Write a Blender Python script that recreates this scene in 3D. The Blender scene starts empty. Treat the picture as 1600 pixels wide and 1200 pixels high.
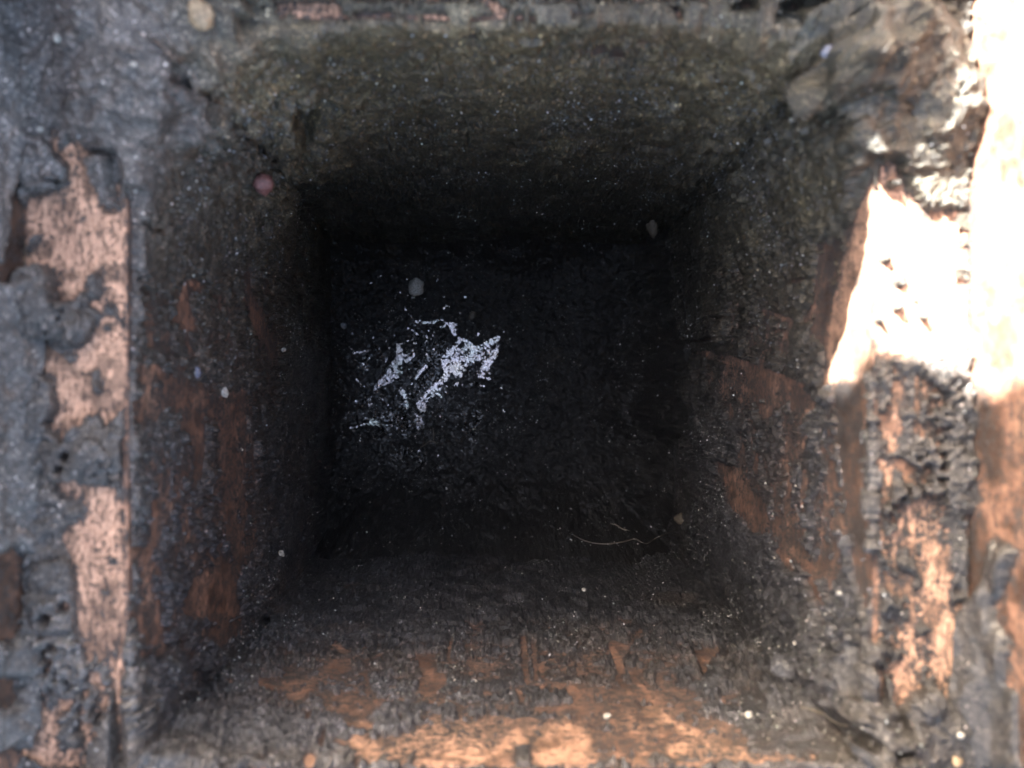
import bpy, bmesh, math, random
import numpy as np
from mathutils import Vector, Matrix, Euler

random.seed(7)
rng = np.random.default_rng(7)
sc = bpy.context.scene
COL = sc.collection

# ------------------------------------------------------------------ camera, sky, sun, exposure
MM = 0.001
CAMZ = 108.0            # mm above the gutter floor
FPX = 1255.0            # focal length in pixels of the 1600 px wide photograph
cam_d = bpy.data.cameras.new("camera")
cam = bpy.data.objects.new("camera", cam_d)
COL.objects.link(cam)
cam.location = (0, 0, CAMZ * MM)
cam.rotation_euler = (0, 0, 0)
cam_d.sensor_width = 36.0
cam_d.lens = 36.0 * FPX / 1600.0
cam_d.clip_start = 0.002
cam_d.clip_end = 50.0
cam_d.dof.use_dof = True
cam_d.dof.focus_distance = 0.200
cam_d.dof.aperture_fstop = 20.0
sc.camera = cam

SUN = Vector((0.50, -0.75, -0.55))           # the way the light travels
sn = -SUN.normalized()
elev = math.asin(sn.z)
azim = math.atan2(sn.x, sn.y)
world = bpy.data.worlds.new("World")
sc.world = world
world.use_nodes = True
wn = world.node_tree
bg = wn.nodes["Background"]
sky = wn.nodes.new("ShaderNodeTexSky")
sky.sky_type = 'NISHITA'
sky.sun_disc = False
sky.sun_elevation = elev
sky.sun_rotation = azim
sky.air_density = 1.0
sky.dust_density = 6.0
sky.ozone_density = 0.0
wn.links.new(sky.outputs[0], bg.inputs[0])
bg.inputs[1].default_value = 0.07

sun_d = bpy.data.lights.new("sun", 'SUN')
sun_d.energy = 5.0
sun_d.angle = math.radians(0.53)
sun_d.color = (1.0, 0.98, 0.95)
sun_o = bpy.data.objects.new("sun", sun_d)
COL.objects.link(sun_o)
sun_o.rotation_euler = SUN.to_track_quat('-Z', 'Y').to_euler()

sc.view_settings.view_transform = 'Standard'
sc.view_settings.look = 'None'
sc.view_settings.gamma = 1.0
sc.view_settings.exposure = 4.5

# ------------------------------------------------------------------ numpy noise
def _hash(ix, iy, iz, seed):
    h = (ix.astype(np.uint32) * np.uint32(374761393) + iy.astype(np.uint32) * np.uint32(668265263)
         + iz.astype(np.uint32) * np.uint32(2147483647) + np.uint32((seed * 2654435761) & 0xffffffff))
    h = (h ^ (h >> np.uint32(13))) * np.uint32(1274126177)
    h = (h ^ (h >> np.uint32(16))) * np.uint32(2246822519)
    return ((h ^ (h >> np.uint32(15))) & np.uint32(0xffffff)).astype(np.float32) / np.float32(0xffffff)

def vnoise(x, y, z, seed=0):
    fx, fy, fz = np.floor(x), np.floor(y), np.floor(z)
    ix, iy, iz = fx.astype(np.int64), fy.astype(np.int64), fz.astype(np.int64)
    tx, ty, tz = (x - fx).astype(np.float32), (y - fy).astype(np.float32), (z - fz).astype(np.float32)
    tx = tx * tx * tx * (tx * (tx * 6 - 15) + 10)
    ty = ty * ty * ty * (ty * (ty * 6 - 15) + 10)
    tz = tz * tz * tz * (tz * (tz * 6 - 15) + 10)
    def H(a, b, c): return _hash(ix + a, iy + b, iz + c, seed)
    x00 = H(0,0,0) * (1 - tx) + H(1,0,0) * tx
    x10 = H(0,1,0) * (1 - tx) + H(1,1,0) * tx
    x01 = H(0,0,1) * (1 - tx) + H(1,0,1) * tx
    x11 = H(0,1,1) * (1 - tx) + H(1,1,1) * tx
    return ((x00 * (1 - ty) + x10 * ty) * (1 - tz) + (x01 * (1 - ty) + x11 * ty) * tz) * 2 - 1

def fbm(P, size, octaves=4, seed=0, gain=0.55, aniso=(1, 1, 1)):
    """P n x 3 in mm, size the feature size in mm; about -1..1"""
    q = P / (np.array(size) * np.array(aniso))
    out = np.zeros(len(P), np.float32); a = 1.0; tot = 0
    for o in range(octaves):
        k = 2.03 ** o
        out += a * vnoise(q[:, 0] * k + 13.7 * o, q[:, 1] * k + 5.1 * o, q[:, 2] * k + 9.3 * o, seed + o)
        tot += a; a *= gain
    return out / tot * 1.6

def sstep(a, b, x):
    t = np.clip((x - a) / (b - a), 0, 1)
    return t * t * (3 - 2 * t)

# ------------------------------------------------------------------ where the bare copper lies (a stain map of the whole gutter mouth,
# drawn on the plan of the gutter seen from above: 1600 x 1200 units)
GW, GH = 800, 600
gy, gx = np.mgrid[0:GH, 0:GW]
gx = (gx * 2 + 1).astype(np.float32); gy = (gy * 2 + 1).astype(np.float32)
def seg_dist(X, Y, a, b):
    ax, ay = a; bx, by = b
    dx, dy = bx - ax, by - ay
    L = dx * dx + dy * dy + 1e-9
    t = np.clip(((X - ax) * dx + (Y - ay) * dy) / L, 0, 1)
    return np.hypot(X - ax - t * dx, Y - ay - t * dy)
def window(pts, pad):
    xs = [p[0] for p in pts]; ys = [p[1] for p in pts]
    i0 = max(0, int((min(ys) - pad) / 2)); i1 = min(GH, int((max(ys) + pad) / 2) + 1)
    j0 = max(0, int((min(xs) - pad) / 2)); j1 = min(GW, int((max(xs) + pad) / 2) + 1)
    return slice(i0, i1), slice(j0, j1)
def poly_sd(pts, soft):
    w = window(pts, soft + 4)
    X, Y = gx[w], gy[w]
    if X.size == 0: return w, X
    d = np.full(X.shape, 1e9, np.float32); ins = np.zeros(X.shape, bool)
    n = len(pts)
    for i in range(n):
        a, b = pts[i], pts[(i + 1) % n]
        d = np.minimum(d, seg_dist(X, Y, a, b))
        if a[1] != b[1]:
            c = ((a[1] > Y) != (b[1] > Y)) & (X < (b[0] - a[0]) * (Y - a[1]) / (b[1] - a[1]) + a[0])
            ins ^= c
    return w, np.where(ins, d, -d)
COPPER = np.zeros((GH, GW), np.float32)      # how bare the copper is
FRESH = np.full((GH, GW), 0.45, np.float32)  # 1 = bright worn copper, .5 = orange, 0 = brown tarnish
TONES = {'P': 1.0, 'O': 0.5, 'B': 0.0}
def put(w, a, v, tone):
    COPPER[w] = np.where(v >= 0, np.maximum(COPPER[w], a * v), np.minimum(COPPER[w], COPPER[w] * (1 - a)))
    if v >= 0: FRESH[w] = FRESH[w] * (1 - a) + TONES[tone] * a
def poly(pts, v=0.8, tone='O', soft=7.0):
    soft *= 1.7
    w, sd = poly_sd(pts, soft)
    if sd.size: put(w, sstep(-soft, soft, sd), v, tone)
def stroke(pts, wd, v=0.8, tone='O', soft=4.0):
    soft *= 1.3
    if len(pts) == 1: pts = pts + [(pts[0][0] + 1, pts[0][1])]
    w = window(pts, wd + soft + 4)
    X, Y = gx[w], gy[w]
    if X.size == 0: return
    d = np.full(X.shape, 1e9, np.float32)
    for a, b in zip(pts[:-1], pts[1:]): d = np.minimum(d, seg_dist(X, Y, a, b))
    s = min(soft, wd * .75)
    put(w, sstep(-s, s, wd / 2 - d), v, tone)

# weak likelihoods first
poly([(205, 430), (400, 420), (400, 980), (560, 1000), (1000, 960), (1160, 1000), (1350, 1160), (1350, 1200), (205, 1200)], .33, 'O', 30)
poly([(1150, 640), (1350, 600), (1350, 1000), (1290, 960), (1170, 820), (1120, 740)], .31, 'O', 25)
poly([(1060, 380), (1330, 330), (1330, 600), (1150, 600), (1050, 560)], .24, 'O', 25)
poly([(1366, 560), (1500, 600), (1505, 1100), (1366, 1100)], .34, 'P', 12)
poly([(40, 1000), (200, 1000), (200, 1200), (40, 1200)], .30, 'P', 12)
poly([(560, 1150), (700, 1115), (1100, 1105), (1365, 1150), (1365, 1204), (560, 1204)], .50, 'P', 14)
# tarnished brown areas
poly([(205, 560), (250, 575), (290, 580), (330, 600), (398, 600), (400, 700), (330, 720), (320, 670), (270, 650), (230, 670), (205, 660)], 0.57, 'O', 19)
poly([(330, 690), (400, 690), (402, 800), (395, 960), (350, 900), (330, 790)], 0.50, 'O', 23)
poly([(400, 430), (440, 420), (440, 600), (415, 640), (398, 560)], 0.51, 'B', 23)
poly([(1060, 540), (1160, 560), (1290, 620), (1300, 660), (1200, 640), (1120, 640), (1060, 600)], 0.50, 'O', 23)
poly([(1050, 640), (1110, 700), (1150, 790), (1110, 760), (1060, 700)], 0.53, 'B', 19)
poly([(1160, 800), (1215, 800), (1260, 850), (1320, 880), (1310, 930), (1240, 890), (1190, 850)], 0.53, 'O', 15)
poly([(1300, 600), (1354, 570), (1356, 800), (1358, 960), (1335, 900), (1318, 780)], .66, 'B', 6)
stroke([(1350, 1010), (1357, 1095)], 10, .66, 'B')
poly([(1280, 380), (1345, 330), (1325, 430), (1300, 560), (1265, 520)], 0.59, 'B', 15)
poly([(480, 1080), (580, 1050), (610, 1100), (580, 1160), (540, 1150), (500, 1120)], 0.53, 'O', 19)
poly([(700, 1000), (755, 955), (760, 1010), (800, 1060), (760, 1120), (720, 1060)], 0.47, 'O', 19)
poly([(880, 1060), (1060, 1040), (1120, 1100), (1060, 1200), (900, 1200), (860, 1120)], 0.50, 'O', 27)
poly([(205, 860), (270, 930), (260, 1040), (205, 1040)], 0.53, 'O', 19)
poly([(440, 240), (640, 260), (760, 300), (640, 360), (470, 340)], 0.53, 'B', 30)
poly([(850, 60), (1060, 48), (1050, 70), (990, 105), (900, 80)], 0.53, 'B', 23)
poly([(455, 118), (500, 125), (540, 150), (500, 155), (470, 175), (450, 160)], .62, 'B', 6)
poly([(700, 60), (750, 40), (745, 70)], 0.55, 'B', 15)
# left gutter floor: worn bright copper
poly([(80,200),(92,200),(93,240),(108,222),(122,212),(140,230),(160,245),(188,240),(192,300),(199,330),(199,480),(190,500),(178,470),(165,470),(160,490),(140,480),(133,455),(112,470),(95,470),(88,440),(75,415),(60,420),(40,430),(35,330),(50,308),(80,305),(105,290),(107,262),(92,245),(80,235)], 1.0, 'P', 5)
poly([(150,252),(182,250),(180,300),(192,330),(165,322),(152,295)], -.9)
poly([(138,428),(160,425),(164,468),(140,470)], -.9)
stroke([(42,395),(65,370)], 9, -.8)
poly([(60,530),(72,530),(100,560),(130,540),(150,520),(160,490),(185,500),(200,520),(200,560),(199,620),(190,640),(165,665),(158,640),(140,650),(120,672),(105,690),(92,680),(78,660),(92,640),(88,600),(70,585),(55,560)], 1.0, 'P', 5)
stroke([(150,583),(156,610)], 16, -.8); stroke([(112,558)], 20, -.8); stroke([(168,512)], 12, -.8)
poly([(85,757),(110,748),(125,750),(125,760),(178,762),(188,790),(190,850),(198,900),(199,960),(190,1000),(165,1030),(155,1035),(150,1020),(143,1035),(135,1035),(130,1010),(120,975),(118,900),(112,870),(98,845),(105,825),(130,815),(140,800),(130,775),(110,775)], .95, 'P', 6)
stroke([(175,876)], 10, -.8); stroke([(165,925)], 9, -.8)
for p, w in (((147,1058),26), ((80,962),16), ((105,945),16), ((65,990),10), ((105,1100),28), ((135,1085),14), ((140,1188),12), ((138,1135),16), ((112,713),12), ((102,733),9), ((60,1075),10)):
    stroke([p], w, .9, 'P')
poly([(30,1150),(50,1120),(70,1105),(88,1115),(92,1150),(98,1175),(120,1160),(135,1185),(120,1204),(50,1204),(35,1180)], .85, 'P', 6)
stroke([(198,500),(199,700)], 6, .9); stroke([(195,690),(199,760),(201,920)], 10, 1.0); stroke([(193,980),(184,1060),(188,1130),(191,1204)], 11, .95, 'P')
stroke([(198,300),(198,500)], 4, .9, 'P')
# left gutter side
stroke([(25,245),(24,285)], 9, .95); poly([(20,285),(38,300),(42,420),(28,455),(0,440),(12,330)], .9, 'B', 5)
poly([(20,855),(38,870),(36,950),(30,990),(12,1010),(-4,1000),(-4,870)], .9, 'B', 5); stroke([(32,870),(28,960)], 8, .9)
poly([(-4,1060),(28,1062),(22,1100),(-4,1110)], .9, 'B', 5); poly([(-4,1180),(20,1160),(35,1204),(-4,1204)], .9, 'O', 5)
# wall of the outlet on the left
poly([(285,440),(300,430),(320,446),(314,460),(300,454),(294,470),(300,490),(306,512),(288,516),(264,498),(275,468)], .95, 'O', 4)
stroke([(215,452),(228,462)], 9, .8)
poly([(372,425),(382,402),(392,425),(400,470),(415,490),(425,540),(432,562),(420,560),(395,520),(378,490),(370,450)], .74, 'O', 6)
poly([(268,618),(325,610),(332,642),(300,638),(278,642)], .85, 'O', 6)
poly([(288,655),(320,648),(323,680),(316,748),(303,742),(300,690),(280,668)], .85, 'O', 5)
stroke([(240,575),(262,600)], 16, .8); stroke([(222,628),(218,655)], 7, .85); stroke([(243,785),(240,850)], 12, .95)
stroke([(278,778),(262,800),(260,818)], 7, .8); stroke([(288,790),(297,850)], 8, .7); stroke([(330,770),(310,800)], 8, .75)
stroke([(392,640),(396,760)], 8, .68); stroke([(345,700),(385,720)], 8, .7); stroke([(350,740),(340,755)], 7, .7)
stroke([(212,862),(230,860),(228,905)], 16, .95); stroke([(248,890),(252,925)], 9, .85); stroke([(247,940),(247,1002)], 9, 1.0)
poly([(208,940),(250,945),(258,1000),(250,1030),(238,1036),(225,1000),(208,985)], .70, 'O', 6); stroke([(240,1032),(258,1010)], 8, .9)
poly([(288,925),(300,905),(340,880),(345,860),(372,895),(374,960),(350,975),(300,965),(285,960)], .80, 'O', 8)
stroke([(302,915),(300,965)], 7, .95); stroke([(320,860),(345,890)], 8, .8)
poly([(310,985),(400,960),(418,985),(378,1000),(386,1040),(368,1046),(352,1030),(325,1012)], .74, 'O', 7)
stroke([(378,1010),(352,1044)], 14, .95, 'P'); stroke([(303,1062),(318,1088)], 24, .9); stroke([(335,1038),(332,1060),(345,1076)], 6, .9, 'P')
stroke([(355,1062),(370,1070)], 12, .95, 'P'); stroke([(405,1068),(425,1076)], 14, .88); stroke([(412,975),(408,990),(395,995)], 8, .85)
stroke([(440,1072),(485,1064)], 8, .85); stroke([(452,1088),(475,1082)], 12, .9)
poly([(495,1047),(520,1028),(548,1030),(552,1050),(525,1062),(500,1057)], .75, 'O', 6); stroke([(526,1008),(540,1020)], 10, .7)
stroke([(570,1050),(575,1085)], 7, .8); stroke([(540,1132),(578,1134)], 12, .95, 'P'); stroke([(525,1104),(540,1103)], 8, .8); stroke([(505,1145),(500,1170)], 7, .9)
poly([(545,1150),(585,1152),(603,1175),(585,1204),(560,1195)], .82, 'P', 7); stroke([(484,1188)], 20, 1.0, 'P'); stroke([(575,1165),(560,1200)], 18, .9, 'P')
stroke([(482,1118),(480,1130)], 10, .7)
# wall at the bottom of the picture
poly([(648,1020),(680,1020),(682,1050),(700,1052),(696,1072),(680,1086),(648,1084),(660,1055)], .85, 'O', 4)
stroke([(730,975),(748,985)], 8, .7); stroke([(705,1000),(700,1030)], 6, .75)
stroke([(818,998),(820,1040),(824,1062)], 10, .85); stroke([(834,1008),(838,1060)], 7, .85); stroke([(846,1040),(848,1056)], 9, .85)
stroke([(810,1080),(815,1095)], 9, .8); stroke([(860,1080),(880,1070)], 8, .8); stroke([(540,918),(560,912)], 12, .7, 'B')
poly([(636,1204),(650,1180),(690,1165),(712,1146),(716,1165),(745,1160),(770,1170),(790,1140),(810,1130),(830,1135),(840,1150),(850,1125),(880,1118),(905,1130),(925,1145),(932,1180),(942,1204)], 1.0, 'P', 7)
poly([(800,1165),(830,1160),(835,1204),(805,1204)], -.75); stroke([(845,1110),(930,1105)], 18, .62); stroke([(895,1080),(918,1112)], 22, .72)
stroke([(955,1005),(975,1010)], 10, .85); stroke([(958,1010),(970,1048)], 14, .85); stroke([(985,1008),(1000,985)], 8, .7); stroke([(965,1060),(985,1085)], 9, .9)
stroke([(985,1050),(1040,1120)], 9, .9); stroke([(1012,1110),(1048,1124)], 18, .92, 'P'); stroke([(975,1085),(1010,1140)], 6, .75); stroke([(995,1050),(1020,1080),(1055,1120)], 5, .8)
poly([(1082,1017),(1122,1010),(1146,1042),(1125,1046),(1100,1066),(1090,1040)], .82, 'O', 6); stroke([(1085,1066),(1100,1072)], 10, .9)
stroke([(1130,1092),(1172,1082)], 14, .92, 'P'); poly([(1110,1092),(1175,1085),(1205,1112),(1262,1125),(1200,1142),(1150,1125)], .70, 'O', 7)
stroke([(1240,1126),(1262,1128)], 13, 1.0, 'P'); stroke([(1190,1135),(1205,1138)], 12, .9); stroke([(1247,1150)], 13, 1.0); stroke([(1065,1135),(1085,1145)], 16, .85, 'P')
stroke([(1050,1172),(1072,1170)], 20, .95, 'P'); stroke([(1060,1195),(1110,1200)], 14, .9); stroke([(985,1150)], 14, .85); stroke([(995,1196),(1005,1180)], 22, .95, 'P'); stroke([(940,1080),(945,1095)], 7, .9)
poly([(1150,1204),(1170,1190),(1220,1166),(1300,1164),(1350,1148),(1369,1155),(1366,1175),(1340,1184),(1300,1204)], .95, 'P', 6)
# wall on the right
poly([(1048,542),(1110,545),(1160,560),(1220,588),(1256,604),(1250,616),(1215,612),(1180,592),(1130,564),(1060,556)], .74, 'O', 6)
stroke([(1080,531),(1100,531),(1122,527)], 3, 1.0); stroke([(1122,563),(1155,572),(1178,590)], 3.5, 1.1); stroke([(1153,603),(1178,613)], 4, 1.1); stroke([(1200,580),(1255,604)], 9, .95)
stroke([(1195,485),(1225,497),(1242,505)], 7, .9); stroke([(1240,505),(1232,525)], 14, .75); stroke([(1240,440),(1258,438)], 7, .8); stroke([(1272,480),(1260,500)], 10, .75)
stroke([(1160,415),(1165,440)], 10, .62, 'O'); stroke([(1120,500),(1135,495)], 8, .65); stroke([(1302,430),(1290,445)], 9, .7); stroke([(1312,580),(1325,592)], 4, .8)
poly([(1182,632),(1215,628),(1208,652),(1190,656)], .82, 'O', 5); stroke([(1143,635),(1142,652)], 10, .8); stroke([(1092,475),(1096,520)],4,.5)
stroke([(1255,632),(1260,645)], 10, .7); stroke([(1183,712),(1184,735)], 9, .85); stroke([(1265,668),(1250,702)], 6, .8)
poly([(1118,722),(1150,728),(1168,760),(1200,790),(1196,830),(1175,836),(1160,812),(1138,790)], .82, 'O', 7)
stroke([(1235,745),(1232,775)], 8, .8); stroke([(1258,738),(1255,778)], 10, .8); stroke([(1285,698),(1302,738),(1308,765)], 8, .9); stroke([(1295,755),(1297,772)], 7, .85); stroke([(1308,795),(1316,825)], 7, .8)
stroke([(1272,908),(1290,950),(1302,990)], 12, .95); stroke([(1296,898),(1300,945)], 6, .9); stroke([(1312,1008),(1325,1025)], 7, .85); stroke([(1215,860),(1240,890)], 12, .7); stroke([(1265,905),(1275,920)], 9, .9)
stroke([(1352,575),(1350,760)], 8, 1.0); stroke([(1351,700),(1355,850),(1358,900)], 9, 1.0); stroke([(1367,870),(1368,1000)], 8, .95); stroke([(1374,1040),(1378,1092)], 8, .9, 'P'); stroke([(202,300),(203,560)], 7, .62, 'B')
poly([(1517,-10),(1604,-10),(1604,640),(1517,590)], 1.1, 'P', 5)  # sunlit stretch painted clean copper to strengthen the glare
# rim at the top
stroke([(380,28),(545,28)], 7, 1.0); stroke([(555,25),(612,24)], 7, 1.0); stroke([(638,27),(650,28)], 8, .9); stroke([(665,27),(697,29)], 11, 1.0, 'P'); stroke([(738,31),(780,27)], 5, 1.0, 'P')
stroke([(760,-4),(785,22)], 15, 1.0, 'P'); stroke([(812,28)], 11, 1.0); stroke([(831,29)], 8, 1.0); stroke([(738,2)], 8, .9, 'P')
poly([(390,8),(430,-4),(522,-4),(534,12),(534,26),(440,28),(400,27)], .95, 'P', 4)
poly([(1138,10),(1165,2),(1178,4),(1175,16),(1140,18)], .95, 'P', 4); poly([(1208,10),(1260,-4),(1290,-4),(1285,10),(1240,20),(1212,22)], .9, 'P', 4)
stroke([(1055,14),(1060,24)], 9, .9); stroke([(895,25),(925,24)], 4, .9); stroke([(1000,62),(1045,55)], 4, .9); stroke([(1205,22),(1245,24)], 4, 1.0); stroke([(205,2),(212,4)], 12, .9)
# right gutter floor
poly([(1368,245),(1368,560),(1350,595),(1286,602),(1296,480),(1338,335)], .95, 'P', 4)  # brightest copper tone follows the sunlit wedge to boost its glare
poly([(1366,245),(1400,255),(1420,300),(1450,330),(1512,330),(1512,560),(1400,560),(1366,560)], .9, 'P', 8)
for p, w in (((1390,290),14), ((1382,405),16), ((1405,440),20), ((1440,495),12), ((1400,480),16), ((1372,500),12), ((1470,300),20), ((1430,470),10)): stroke([p], w, -.9)
stroke([(1402,600),(1398,640),(1395,690)], 16, .74, 'P'); stroke([(1432,592),(1432,650)], 7, 1.0, 'P'); stroke([(1385,655),(1402,672)], 22, .8, 'O'); stroke([(1430,662),(1440,680)], 12, .9)
stroke([(1375,722),(1388,740),(1383,780)], 16, .74, 'P'); stroke([(1405,725),(1420,735)], 18, .85); stroke([(1392,800),(1394,812)], 9, .9); stroke([(1423,790),(1426,860)], 12, .85, 'P'); stroke([(1372,770),(1378,850)],8,.66,'P')
stroke([(1390,905),(1394,925)], 14, .85, 'P'); stroke([(1418,910),(1425,950),(1424,1015)], 8, 1.0, 'P'); stroke([(1395,960),(1402,985)], 8, .8)
poly([(1438,840),(1487,850),(1484,940),(1498,970),(1500,1048),(1482,1060),(1494,1090),(1480,1102),(1470,1085),(1455,1060),(1450,990),(1440,950)], .82, 'P', 7)
poly([(1395,1035),(1432,1018),(1425,1080),(1406,1105),(1410,1138),(1395,1140),(1388,1090)], .82, 'P', 6); stroke([(1463,990),(1466,1090)], 8, .95, 'P'); stroke([(1382,1165),(1400,1160)], 10, .6)
stroke([(1440,985)], 18, -.8); stroke([(1445,1090)], 28, -.9)
# right gutter side
poly([(1517,-10),(1604,-10),(1604,1080),(1572,1068),(1578,1000),(1556,950),(1590,860),(1556,840),(1530,860),(1528,740),(1514,640)], .95, 'O', 7)
poly([(1514,600),(1560,640),(1572,750),(1545,760),(1522,690)], .9, 'B', 7); poly([(1508,800),(1552,800),(1545,900),(1512,960)], .78, 'B', 7); stroke([(1596,1080),(1598,1204)], 8, .9, 'B')
stroke([(1548,800),(1575,900)], 20, .2); 

def sample(M, u, v):
    x = np.clip((u - 1) / 2, 0, GW - 1.001); y = np.clip((v - 1) / 2, 0, GH - 1.001)
    i = y.astype(int); j = x.astype(int); fy = y - i; fx = x - j
    return (M[i, j] * (1 - fx) + M[i, j + 1] * fx) * (1 - fy) + (M[i + 1, j] * (1 - fx) + M[i + 1, j + 1] * fx) * fy
def plan(P):
    d = CAMZ - P[:, 2]
    return 800 + FPX * P[:, 0] / d, 600 - FPX * P[:, 1] / d
def at(u, v, z):
    """the point (mm) at height z mm that the plan shows at u, v"""
    d = CAMZ - z
    return np.array([(u - 800) / FPX * d, (600 - v) / FPX * d, z])

# ------------------------------------------------------------------ mesh helpers
def mesh_np(name, V, F, mat, parent=None, attrs=None, smooth=True):
    V = np.ascontiguousarray(V * MM, np.float32); F = np.ascontiguousarray(F, np.int32)
    me = bpy.data.meshes.new(name)
    k = F.shape[1]
    me.vertices.add(len(V)); me.vertices.foreach_set("co", V.ravel())
    me.loops.add(F.size); me.loops.foreach_set("vertex_index", F.ravel())
    me.polygons.add(len(F)); me.polygons.foreach_set("loop_start", np.arange(0, F.size, k, dtype=np.int32))
    me.polygons.foreach_set("use_smooth", np.full(len(F), smooth))
    me.update(calc_edges=True)
    if attrs:
        for key, a in attrs.items():
            if a.ndim == 2:
                at_ = me.attributes.new(key, 'FLOAT_COLOR', 'POINT')
                c = np.ones((len(V), 4), np.float32); c[:, :3] = a
                at_.data.foreach_set("color", c.ravel())
            else:
                at_ = me.attributes.new(key, 'FLOAT', 'POINT')
                at_.data.foreach_set("value", np.ascontiguousarray(a, np.float32))
    me.materials.append(mat)
    o = bpy.data.objects.new(name, me); COL.objects.link(o)
    if parent: o.parent = parent
    return o
def tag(o, label=None, cat=None, group=None, kind=None):
    if label: o['label'] = label
    if cat: o['category'] = cat
    if group: o['group'] = group
    if kind: o['kind'] = kind
    return o
def grid_faces(n, m, wrap=False):
    """n rows, m columns"""
    i = np.arange(n - 1)[:, None]; j = np.arange(m if wrap else m - 1)[None, :]
    j2 = (j + 1) % m
    return np.stack([i * m + j + 0 * j2, i * m + j2, (i + 1) * m + j2, (i + 1) * m + j], -1).reshape(-1, 4)
def compact(V, F, attrs):
    used = np.zeros(len(V), bool); used[F.ravel()] = True
    idx = np.cumsum(used) - 1
    return V[used], idx[F], {k: a[used] for k, a in attrs.items()}

# ------------------------------------------------------------------ materials
def new_mat(name):
    m = bpy.data.materials.new(name); m.use_nodes = True
    nt = m.node_tree; b = nt.nodes["Principled BSDF"]
    return m, nt, b
def N(nt, t, **kw):
    n = nt.nodes.new(t)
    for k, v in kw.items(): setattr(n, k, v)
    return n
def noise_node(nt, vec, scale, detail=4, rough=0.6):
    n = N(nt, "ShaderNodeTexNoise"); n.inputs["Scale"].default_value = scale
    n.inputs["Detail"].default_value = detail; n.inputs["Roughness"].default_value = rough
    nt.links.new(vec, n.inputs["Vector"]); return n
def ramp(nt, src, pts):
    r = N(nt, "ShaderNodeValToRGB"); e = r.color_ramp.elements
    e[0].position, e[0].color = pts[0][0], (*[pts[0][1]] * 3, 1)
    e[1].position, e[1].color = pts[-1][0], (*[pts[-1][1]] * 3, 1)
    for p, c in pts[1:-1]:
        x = e.new(p); x.color = (c, c, c, 1)
    nt.links.new(src, r.inputs[0]); return r
def mult(nt, a, b, fac=1.0):
    m = N(nt, "ShaderNodeMix", data_type='RGBA', blend_type='MULTIPLY')
    m.inputs[0].default_value = fac
    nt.links.new(a, m.inputs[6]); nt.links.new(b, m.inputs[7]); return m.outputs[2]

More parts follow.
